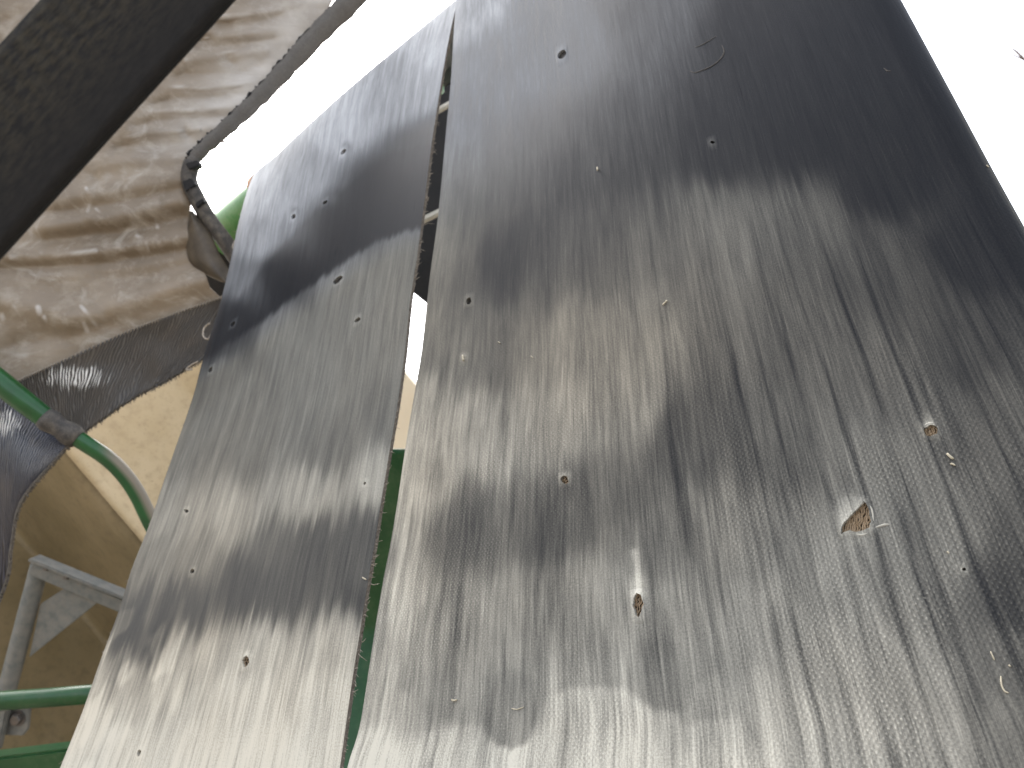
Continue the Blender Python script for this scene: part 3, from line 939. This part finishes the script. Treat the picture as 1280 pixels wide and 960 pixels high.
# ------------------------------------------------------------------ roller under the belts' top end
ra_, rb_, rr_ = l_roll
AXW = (r_roll[1] - ra_); AXW /= np.linalg.norm(AXW)
rc = ra_ - AXW * ROLL_OUT
roller = empty("belt_roller", rc, "dusty green steel roller end sticking out behind the left belt", "roller")
V, F = tube([rc, rc + AXW * .003, l_roll[1] - AXW * .133, l_roll[1] - AXW * .13], [rr_ - .004, rr_, rr_, rr_ - .004], 48)
o = mesh("roller_tube", V, F, M['green_dusty'], roller); o.data.set_sharp_from_angle(angle=math.radians(40))
V, F = tube([rc - AXW * .05, rc + AXW * .02], [.018, .018], 16)
o = mesh("shaft", V, F, M['dark'], roller); o.data.set_sharp_from_angle(angle=math.radians(40))
V, F = tube([ra_ - AXW * .016, ra_ - AXW * .004], [rr_ + .007, rr_ + .007], 48)
o = mesh("collar", V, F, M['rust'], roller); o.data.set_sharp_from_angle(angle=math.radians(40))

# ------------------------------------------------------------------ things seen through the gap
beam = empty("frame_beam", W(540, 200, 2.0), "black steel frame plate behind the upper part of the gap", "frame")
prism("beam_plate", [(575, 4), (546, 46), (505, 130), (495, 348), (660, 480), (660, 4)], 2.0, None, M['dark'], beam, thick=.06)
for a, b, w, lb, m in (((505, 163), (590, 114), .013, "pale steel rod crossing the gap high up", 'rod'), ((498, 290), (590, 246), .015, "dusty greenish rod crossing the gap below the pale rod", 'rod')):
    rod = bar("cross_rod", W(*a, 1.86), W(*b, 1.86), w, w, M[m], None, .003)
    tag(rod, lb, "rod", "rods behind the gap")
gp = empty("machine_guard", W(480, 750, 1.95), "flat green painted steel panel seen through the lower gap between the belts", "panel")
gx2, gy2 = np.meshgrid(np.linspace(0, 1, 12), np.linspace(561, 1010, 60))
gz2 = 1.95 + .04 * smooth(561, 792, gy2) - .30 * np.clip((gy2 - 780) / 230, 0, 1) ** 1.3
gxx = (380 - 60 * (gy2 - 561) / 450) * (1 - gx2) + 610 * gx2
V = W(gxx, gy2, gz2).reshape(-1, 3)
F = [(i * 12 + j, i * 12 + j + 1, (i + 1) * 12 + j + 1, (i + 1) * 12 + j) for i in range(59) for j in range(11)]
go = mesh("guard_sheet", V, F, M['green'], gp)
go.modifiers.new("sheet_thickness", 'SOLIDIFY').thickness = .006

# ------------------------------------------------------------------ beige moulded panel at the far left and behind
def ridge_q(x, y):
    return (x - 95) * -.771 + (y - 575) * .637


po = empty("moulded_side_panel", W(95, 575, 2.0), "dusty beige moulded panel with a rounded ridge behind the left belt", "panel")


def panel_piece(name, s0, s1, q_lo, q_hi, m):
    """grid laid along the ridge: s along it, q across it (q > 0 is the side below)"""
    n1_, n2_ = 110, 80
    S = np.linspace(s0, s1, n1_)[None, :] * np.ones((n2_, 1)); f = np.linspace(0, 1, n2_)[:, None]
    Q = q_lo(S) * (1 - f) + q_hi * f
    x = 95 + .637 * S - .771 * Q; y = 575 + .771 * S + .637 * Q
    z = 2.02 + .0016 * np.clip(-Q, 0, 160) + .0006 * np.clip(-Q - 160, 0, 999)
    z = z + smooth(0, 120, Q) * .7 - .0022 * np.clip(Q - 110, 0, 400)
    z = z - .02 * np.exp(-(Q / 14) ** 2) + .008 * vnoise2(x / 90, y / 90, 91) + .003 * vnoise2(x / 25, y / 25, 92)
    if q_hi > 10: z = z + .024 * (1 - smooth(-2, 8, Q))
    F = [(i * n1_ + j, i * n1_ + j + 1, (i + 1) * n1_ + j + 1, (i + 1) * n1_ + j) for i in range(n2_ - 1) for j in range(n1_ - 1)]
    o = mesh(name, W(x, y, z).reshape(-1, 3), F, m, po)
    sm = o.modifiers.new("sheet_thickness", 'SOLIDIFY'); sm.thickness = .02; sm.offset = 0
    return o


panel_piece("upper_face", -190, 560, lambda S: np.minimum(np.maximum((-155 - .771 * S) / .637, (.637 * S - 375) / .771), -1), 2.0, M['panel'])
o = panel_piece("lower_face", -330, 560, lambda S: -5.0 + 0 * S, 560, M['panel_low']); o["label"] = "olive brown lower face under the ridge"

pw = prism("far_wall", [(430, 405), (507, 467), (518, 480), (640, 640), (640, 760), (430, 760)], 4.2, None, mat_simple("pale_rendered_wall", (.58, .51, .39), (.63, .565, .44), 4, .8, .2), None, thick=.2)
tag(pw, "small patch of pale beige wall with a sloping top seen through the gap above the green guard", "wall")

# galvanised bracket bolted to the panel
bk = empty("steel_bracket", W(22, 900, 1.95), "galvanised steel bracket with a triangular gusset bolted to the beige panel", "bracket")
zb = 1.86
bar("top_bar", W(42, 708, zb), W(185, 768, zb + .02), .036, .03, M['galv'], bk, .004, roll=UP)
bar("top_flange", W(42, 697, zb - .006), W(185, 755, zb + .014), .008, .05, M['galv'], bk, .002, roll=UP)
V, F = tube([W(50, 706, zb + .012), W(3, 884, zb + .012)], [.0215, .0215], 24)
o = mesh("leg", V, F, M['galv'], bk); o.data.set_sharp_from_angle(angle=math.radians(40))
bar("leg_foot", W(6, 868, zb + .030), W(-9, 935, zb + .035), .040, .020, M['galv'], bk, .004, roll=RIGHT)
prism("gusset_plate", [(86, 732), (126, 750), (36, 822), (50, 755)], [zb + .012] * 4, None, M['galv'], bk, thick=.006)
prism("foot_plate", [(-14, 884), (37, 884), (35, 911), (28, 920), (-14, 918)], zb + .052, None, M['galv'], bk, thick=.01, bevel=.002)
bc = W(22, 898, zb + .05)
V, F = tube([bc - FWD * .014, bc - FWD * .012, bc + FWD * .004], [.0125, .0145, .0145], 6)
mesh("bolt", V, F, M['bolt'], bk, shade=False)
V, F = tube([bc - FWD * .0005, bc + FWD * .003], [.020, .020], 20)
o = mesh("washer", V, F, M['bolt'], bk, shade=False)
# welded nuts / rivets on the top bar
for px_, py_ in ((82, 722), (57, 711)):
    bc = W(px_, py_, zb - .016)
    V, F = tube([bc - FWD * .003, bc + FWD * .006], [.005, .0065], 10)
    mesh("rivet", V, F, M['bolt'], bk, shade=False)

# green rails and the bent tube
V, F = tube(W(*np.array([(-120, 885, 1.5), (0, 876, 1.5), (60, 872, 1.5), (200, 861, 1.5)]).T), .0185, 20)
o = mesh("green_rail", V, F, M['green']); tag(o, "round green rail crossing in front of the galvanised bracket leg", "rail", "green rails at lower left")
o = bar("green_rail", W(-120, 969, 1.5), W(200, 930, 1.5), .042, .042, M['green'], None, .005, roll=UP)
tag(o, "square green rail in the bottom left corner of the photo", "rail", "green rails at lower left")
tz = 1.40
tb = empty("green_tube", W(100, 549, tz), "bent green tube passing through the dark curtain hem", "tube")
tp = spline([(-60, 432, tz), (0, 478, tz), (30, 502, tz), (62, 526, tz + .01), (98, 549, tz + .02), (132, 571, tz + .03), (154, 592, tz + .04), (172, 618, tz + .05), (190, 655, tz + .06), (222, 715, tz + .08)], 46)
rad = np.interp(tp[:, 0], [-60, 0, 55, 75, 100, 200], [.0225, .022, .0195, .0165, .0155, .0155])
V, F = tube(W(*tp.T), list(rad), 20)
o = mesh("tube_body", V, F, M['tube'], tb)
a_ = o.data.attributes.new("worn", 'FLOAT', 'POINT')
a_.data.foreach_set("value", np.array([smooth(118, 150, to_px(np.array(v))[0]) for v in V], np.float32))
sp = tp[(tp[:, 0] > 50) & (tp[:, 0] < 100)]
sr = .0205 + .0022 * np.array([math.sin(k * 1.7) for k in range(len(sp))])
V, F = tube(W(*sp.T), list(sr), 20)
mesh("rubber_sleeve", V, F, M['sleeve'], tb)

# ------------------------------------------------------------------ tarpaulin curtain
curtain = empty("tarpaulin_curtain", W(150, 300, 1.7), "wrinkled dusty brown tarpaulin curtain hanging at the upper left", "curtain")
SEAM = np.array([(-160, 545), (-40, 505), (20, 481), (75, 456), (155, 420), (215, 397), (275, 376), (330, 352)], float)
HEM = np.array([(430, -60), (408, -10), (383, 30), (340, 82), (300, 130), (262, 168), (225, 210), (228, 245), (236, 275), (238, 300), (250, 330), (300, 370)], float)


def cz(x, y):
    return 1.47 + .0005 * np.asarray(x, float) + .0001 * (400 - np.asarray(y, float))


FOLDS = [  # crest lines of folds, height in metres, half width in pixels
    ([(0, 321), (60, 320), (130, 314), (210, 302), (240, 296)], .024, 9), ([(0, 336), (60, 334), (120, 329), (200, 318), (240, 310)], -.026, 9),
    ([(60, 284), (140, 272), (225, 252)], .014, 12), ([(60, 300), (150, 290), (232, 272)], -.008, 11), ([(70, 250), (150, 238), (222, 225)], .012, 13),
    ([(90, 405), (160, 380), (230, 356), (262, 350)], .016, 15), ([(120, 345), (190, 345), (250, 330)], -.007, 14), ([(0, 376), (60, 390), (110, 396)], .012, 16),
    ([(210, 112), (260, 108), (310, 105)], .006, 7), ([(200, 140), (250, 138), (300, 132)], .006, 7), ([(165, 166), (230, 163), (280, 160)], .010, 7),
    ([(230, 75), (290, 70), (330, 62)], .011, 7), ([(260, 45), (300, 45), (340, 40)], .011, 6), ([(285, 18), (330, 16), (370, 6)], .011, 6),
    ([(240, 95), (300, 92), (325, 85)], -.010, 7), ([(215, 125), (270, 122), (300, 118)], -.009, 7), ([(190, 152), (240, 150), (285, 146)], -.008, 6),
    ([(150, 185), (200, 183), (245, 180)], -.010, 9), ([(130, 205), (180, 200), (230, 198)], .010, 9), ([(250, 60), (300, 56), (340, 50)], -.009, 6),
    ([(270, 30), (310, 31), (350, 22)], -.009, 6), ([(20, 430), (80, 418), (130, 400)], -.010, 14), ([(108, 232), (115, 250), (112, 270)], .008, 7), ([(100, 375), (118, 392), (130, 400)], .007, 6),
    ([(20, 55), (40, 25), (70, -10)], .012, 12), ([(0, 30), (40, 20)], -.012, 9)]


POCKETS = [([(196, 131), (208, 127)], 5), ([(146, 186), (160, 184)], 6), ([(170, 158), (182, 156)], 5), ([(274, 33), (286, 30)], 5), ([(222, 98), (232, 92)], 5), ([(284, 74), (292, 80)], 6),
           ([(232, 165), (236, 170)], 4), ([(118, 224), (124, 228)], 5), ([(252, 52), (262, 48)], 4)]


def fold_depth(x, y):
    d = np.zeros(np.shape(x))
    for pl, h, w in FOLDS:
        if w <= 9: h = h * .32
        d -= h * np.exp(-(seg_dist(x, y, pl) / w) ** 2)
    for pl, w in POCKETS:
        d += .006 * np.exp(-(seg_dist(x, y, pl) / (w + 1.5)) ** 2)
    d += .0025 * vnoise2(x / 90 + 3, y / 30 + 7, 51) + .0007 * vnoise2(x / 28, y / 11, 52) + .0004 * vnoise2(x / 9, y / 6, 53)
    return d


def cloth(name, X, Y, Z, mat, parent, uvf=None, worn=None, thick=.004):  # worn: mask for scuffed creases and painted light
    h, w = X.shape
    V = W(X, Y, Z).reshape(-1, 3)
    F = [(i * w + j, i * w + j + 1, (i + 1) * w + j + 1, (i + 1) * w + j) for i in range(h - 1) for j in range(w - 1)]
    o = mesh(name, V, F, mat, parent)
    me = o.data
    U = uvf if uvf is not None else np.stack([(X - 640) / FPX * Z, (480 - Y) / FPX * Z], -1)
    li = np.zeros(len(me.loops), np.int32); me.loops.foreach_get("vertex_index", li)
    l = me.uv_layers.new(name="cloth"); l.data.foreach_set("uv", U.reshape(-1, 2)[li].astype(np.float32).reshape(-1))
    if worn is not None:
        a = me.attributes.new("worn", 'FLOAT', 'POINT'); a.data.foreach_set("value", worn.reshape(-1).astype(np.float32))  # scuffed creases and painted light share this mask
    if thick:
        s = o.modifiers.new("sheet_thickness", 'SOLIDIFY'); s.thickness = thick; s.offset = -1
    return o


def hem_x(y):
    return np.interp(y, HEM[:, 1], HEM[:, 0])


def seam_y(x):
    return np.interp(x, SEAM[:, 0], SEAM[:, 1])


nu, nv = 260, 260
a = np.linspace(0, 1, nu)[None, :]; b = np.linspace(0, 1, nv)[:, None]
Y0 = -60 + (560 + 60) * b * np.ones_like(a)
# right limit follows the hem, lower limit follows the seam
XR = np.interp(Y0, [-60, -10, 30, 82, 130, 168, 210, 245, 275, 300, 330, 376, 560], [440, 422, 399, 357, 316, 277, 236, 238, 246, 252, 262, 304, 330])
X0 = -160 + (XR + 160) * a
SY = seam_y(X0)
Yc = np.where(b * np.ones_like(a) >= 0, -60 + (SY + 60) * b, 0)
XR = np.interp(Yc, [-60, -10, 30, 82, 130, 168, 210, 245, 275, 300, 330, 376, 560], [440, 422, 399, 357, 316, 277, 236, 238, 246, 252, 262, 304, 330])
Xc = -160 + (XR + 160) * a
Yc = -60 + (seam_y(Xc) + 64) * b
Zc = cz(Xc, Yc) + fold_depth(Xc, Yc)
CREASES = [[(257, 47), (290, 46), (322, 42)], [(212, 110), (235, 110), (252, 112), (290, 108), (322, 104)], [(190, 140), (240, 139), (292, 135)],
           [(155, 172), (200, 167), (250, 162)], [(232, 76), (270, 70), (322, 58)], [(270, 22), (300, 20), (350, 14)], [(12, 375), (22, 388), (33, 401)], [(102, 384), (112, 396), (121, 408)],
           [(3, 392), (5, 405)], [(55, 395), (62, 408)], [(104, 402), (109, 414)], [(48, 385), (50, 392)], [(108, 236), (114, 250), (110, 266)], [(194, 272), (197, 285)], [(52, 318), (57, 323)],
           [(120, 262), (126, 268)], [(14, 322), (60, 322), (120, 314)], [(172, 296), (182, 301)], [(183, 304), (185, 311)]]
sc_ = np.zeros_like(Xc)
for i_, pl in enumerate(CREASES):
    sc_ = np.maximum(sc_, np.exp(-(seg_dist(Xc, Yc, pl) / (1.1 + .45 * (i_ % 3))) ** 2))
sc_ = sc_ * np.clip(.45 + .7 * vnoise2(Xc / 14, Yc / 9, 57), 0, 1)
Zc = Zc - .004 * sc_
sc_ = np.maximum(sc_, (.75 + .3 * vnoise2(Xc / 30, Yc / 12, 58)) * np.exp(-((XR - Xc) / 75) ** 2) * smooth(230, 150, Yc))  # paler towards the hem: light at the sky opening painted into the colour
cloth("tarpaulin_sheet", Xc, Yc, Zc, M['tarp'], curtain, None, sc_)

# rolled hem along the sky opening
hp = spline([(470, -40), (440, 0), (402, 38), (356, 88), (318, 128), (283, 160), (250, 190), (238, 207)], 40)
hr = np.interp(np.linspace(0, 1, 40), [0, .2, .5, .8, 1], [14, 13, 10, 8.5, 7.5]) + np.array([.7 * math.sin(k * 1.9) + .5 * math.sin(k * 3.1) for k in range(40)])
hz = cz(hp[:, 0], hp[:, 1]) - .012
V, F = tube(W(hp[:, 0], hp[:, 1], hz), list(hr / FPX * hz), 14)
M['hem'] = mat_simple("dusty_grey_hem", (.085, .078, .07), (.13, .12, .108), 40, .7, .4, dirt=(.05, .045, .04), dirt_amt=.5)
mesh("rolled_hem", V, F, M['hem'], curtain)
# dark strip painting the jagged shadow line at the sheet's ragged edge
q = spline([(424, 0), (385, 38), (341, 88), (304, 128), (270, 160), (240, 188), (231, 204)], 120)
qz = cz(q[:, 0], q[:, 1]) - .013
V, F = tube(W(q[:, 0] + rng.uniform(-1.2, .8, 120), q[:, 1] + rng.uniform(-1, 1, 120), qz), list(np.clip(rng.normal(1.5, 1.0, 120), .3, 3.6) / FPX * qz), 6)
mesh("ragged_edge", V, F, M['dark'], curtain, shade=False)
# strap with dark buckle pieces at the lower end of the hem
q = spline([(240, 203), (236, 225), (246, 248), (262, 276), (280, 300), (300, 330)], 24)
qz = cz(q[:, 0], q[:, 1]) - .01
V, F = tube(W(q[:, 0], q[:, 1], qz), [10 / FPX * z for z in qz], 10)
mesh("hem_strap", V, F, M['sleeve'], curtain)
for poly in ([(231, 204), (247, 200), (250, 207), (236, 212)], [(227, 226), (238, 222), (245, 231), (232, 240)], [(243, 254), (253, 247), (255, 252), (246, 260)]):
    prism("buckle", poly, 1.578, None, M['dark'], curtain, thick=.02, bevel=.002)
# curled flap hanging beside the roller
nf = 40
fa = np.linspace(0, 1, nf)
le = spline([(236, 268), (233, 300), (236, 325), (252, 340), (275, 352)], nf)
re = spline([(240, 262), (262, 290), (275, 318), (285, 335), (292, 356)], nf)
ss = np.linspace(0, 1, 24)[:, None]
FX = (le[:, 0][None, :] * (1 - ss) + re[:, 0][None, :] * ss); FY = (le[:, 1][None, :] * (1 - ss) + re[:, 1][None, :] * ss)
FZ = 1.60 - .03 * np.sin(math.pi * ss * .9 + .2) + .0 * FX
M['flap'] = mat_simple("dusty_brown_rubber_flap", (.05, .04, .029), (.10, .08, .056), 30, .55, .4)
V = W(FX, FY, FZ).reshape(-1, 3)
F = [(i * nf + j, i * nf + j + 1, (i + 1) * nf + j + 1, (i + 1) * nf + j) for i in range(23) for j in range(nf - 1)]
fo = mesh("curled_flap", V, F, M['flap'], curtain)
fo.modifiers.new("sheet_thickness", 'SOLIDIFY').thickness = .004
# dark backing rubber behind the flap and the roller
prism("backing_rubber", [(232, 285), (262, 285), (300, 318), (330, 400), (262, 395), (246, 345)], 1.74, None, M['dark'], curtain, thick=.01)

# stitched ribbed hem band below the seam
n1 = 160; m1 = 26
seamc = spline([(20, 477, 0), (75, 452, 0), (155, 416, 0), (215, 393, 0), (275, 372, 0), (330, 348, 0)], n1)
edgec = spline([(60, 580, 0), (88, 554, 0), (112, 537, 0), (169, 498, 0), (206, 479, 0), (250, 453, 0), (320, 418, 0)], n1)
ss = np.linspace(0, 1, m1)[:, None]
bx = seamc[:, 0][None] * (1 - ss) + edgec[:, 0][None] * ss; by = seamc[:, 1][None] * (1 - ss) + edgec[:, 1][None] * ss
by = by + 1.0 * (ss ** 6) * np.array([math.sin(k * 2.1) + math.sin(k * 3.7) for k in range(n1)])[None]
bz = cz(bx, by) - .010 + .012 * np.sin(ss * 2.4) + .004 * vnoise2(bx / 40, by / 30, 61)
U = np.stack([np.broadcast_to((np.arange(n1) / n1 * .46)[None], bx.shape) + ss * .03, np.broadcast_to(ss * .12, bx.shape)], -1)
wn_ = np.exp(-(((bx - 95) / 52) ** 2 + ((by - 472) / 18) ** 2)) * 1.0  # where light through the weave is painted as white streaks
cloth("hem_band", bx, by, bz, M['rib'], curtain, U, wn_, .005)
# stitching: a row of short pale thread loops on the seam
V, F = [], []
for k in range(0, n1 - 1, 2):
    p0, p1 = seamc[k], seamc[k + 1]
    zz_ = cz(p0[0], p0[1]) - .016
    w = W(np.array([p0[0] - 1.0, p0[0] + 1.2]), np.array([p0[1] + 2.6, p0[1] - 2.2]), np.array([zz_, zz_]))
    v, fc = tube([w[0], (w[0] + w[1]) / 2 - FWD * .0012, w[1]], .0011, 5)
    o_ = len(V); V += v; F += [tuple(x + o_ for x in y_) for y_ in fc]
tag(mesh("stitching", V, F, M['hair'], curtain), kind='stuff')
# loose threads along the cut lower edge
V, F = [], []
for k in range(0, n1, 1):
    p = edgec[k]
    z_ = float(cz(p[0], p[1])) - .004
    w0 = W(p[0], p[1] - 1, z_); w1 = W(p[0] + random.uniform(-2.2, 2.2), p[1] + random.uniform(1.0, 3.8), z_ - random.uniform(0, .006))
    v, fc = tube([w0, (w0 + w1) / 2 + UP * random.uniform(-.001, .001), w1], [.0012, .001, .0005], 4)
    o_ = len(V); V += v; F += [tuple(x + o_ for x in y_) for y_ in fc]
tag(mesh("loose_threads", V, F, M['fray'], curtain), kind='stuff')

# the lower, navy loop of the same webbing, turned round behind the tube
up_ = spline([(-60, 470, 0), (-20, 486, 0), (20, 508, 0), (55, 535, 0), (92, 552, 0)][::-1], n1)
lo_ = spline([(-70, 900, 0), (2, 745, 0), (14, 688, 0), (22, 641, 0), (38, 612, 0), (62, 585, 0), (92, 552, 0)][::-1], n1)
nx_ = np.linspace(0, 1, n1)
bx = up_[:, 0][None] * (1 - ss) + lo_[:, 0][None] * ss; by = up_[:, 1][None] * (1 - ss) + lo_[:, 1][None] * ss
bz = 1.46 - .05 * np.sin(ss * 1.9) + .06 * (nx_[None] * .5) + 0 * bx
U = np.stack([np.broadcast_to((nx_ * .36)[None], bx.shape) - ss * .10, np.broadcast_to(ss * .2, bx.shape)], -1)
wn_ = np.exp(-(((bx - 6) / 26) ** 2 + ((by - 528) / 22) ** 2)) * .95  # painted light streaks on the loop as well
cloth("webbing_loop", bx, by, bz, M['rib_navy'], curtain, U, wn_, .006)
V, F = [], []
for k in range(0, n1 * 3):
    p = lo_[int(k / 3)] + (lo_[min(int(k / 3) + 1, n1 - 1)] - lo_[int(k / 3)]) * (k % 3) / 3
    z_ = 1.41 + .03 * (k / 3 / n1)
    w0 = W(p[0] - 2, p[1] - 2, z_); w1 = W(p[0] + random.uniform(-1, 3.0), p[1] + random.uniform(-1, 3.4), z_ - random.uniform(-.004, .006))
    v, fc = tube([w0, (w0 + w1) / 2, w1], [.0013, .0012, .0007], 4)
    o_ = len(V); V += v; F += [tuple(x + o_ for x in y_) for y_ in fc]
tag(mesh("frayed_border", V, F, M['fray'], curtain), kind='stuff')

# twig caught on the hem
tw = empty("dry_twig", W(290, 178, 1.7), "tiny forked dry twig caught on the tarpaulin hem against the sky", "twig")
V, F = tube(W(*np.array([(276, 178, 1.61), (283, 176, 1.61), (289, 174, 1.61)]).T), [.0022, .0018, .0016], 6); mesh("stem", V, F, M['twig'], tw)
V, F = tube(W(*np.array([(288, 173, 1.61), (292, 178, 1.61), (295, 181, 1.61)]).T), [.0018, .0014, .003], 6); mesh("side_shoot", V, F, M['twig'], tw)
# twig end in the sky at the right
tw = empty("bare_twig", W(1272, 66, 2.6), "faint bare twig tip in the white sky at the right border", "twig")
V, F = tube(W(*np.array([(1264, 60, 2.6), (1270, 64, 2.6), (1283, 77, 2.6), (1330, 130, 2.62), (1420, 260, 2.7)]).T), [.002, .0035, .005, .007, .010], 6); mesh("stem", V, F, M['twig'], tw)
V, F = tube(W(*np.array([(1281, 75, 2.6), (1274, 72, 2.6), (1264, 67, 2.6)]).T), [.003, .0025, .002], 6); mesh("side_shoot", V, F, M['twig'], tw)

# ------------------------------------------------------------------ belt running overhead in the near foreground
n1, m1 = 60, 14
ra = spline([(-330, 700, .27), (-150, 490, .29), (0, 326, .30), (150, 160, .31), (295, 0, .32), (470, -200, .33), (700, -480, .34)], n1)
la = ra + np.array([-115, -126, 0.0])
ss = np.linspace(0, 1, m1)[:, None]
OX, OY, OZ = [la[:, k][None] * (1 - ss) + ra[:, k][None] * ss for k in range(3)]
OZ = OZ + .0 * ss
U = np.stack([np.broadcast_to(ss * .2, OX.shape), np.broadcast_to((np.arange(n1) / n1 * 1.1)[None], OX.shape)], -1)
ob = cloth("overhead_belt", OX, OY, OZ, M['overhead'], None, U, None, .005)
tag(ob, "dark out-of-focus rubber belt slanting across the upper left corner in front of the tarpaulin", "belt")

# ------------------------------------------------------------------ ground below (outside the frame, gives the bounce light)
g = mesh("ground", [(-400, -400, 0), (400, -400, 0), (400, 400, 0), (-400, 400, 0)], [(0, 1, 2, 3)], M['concrete'], None, False)
tag(g, "dry trodden farmyard soil", None, None, "structure")
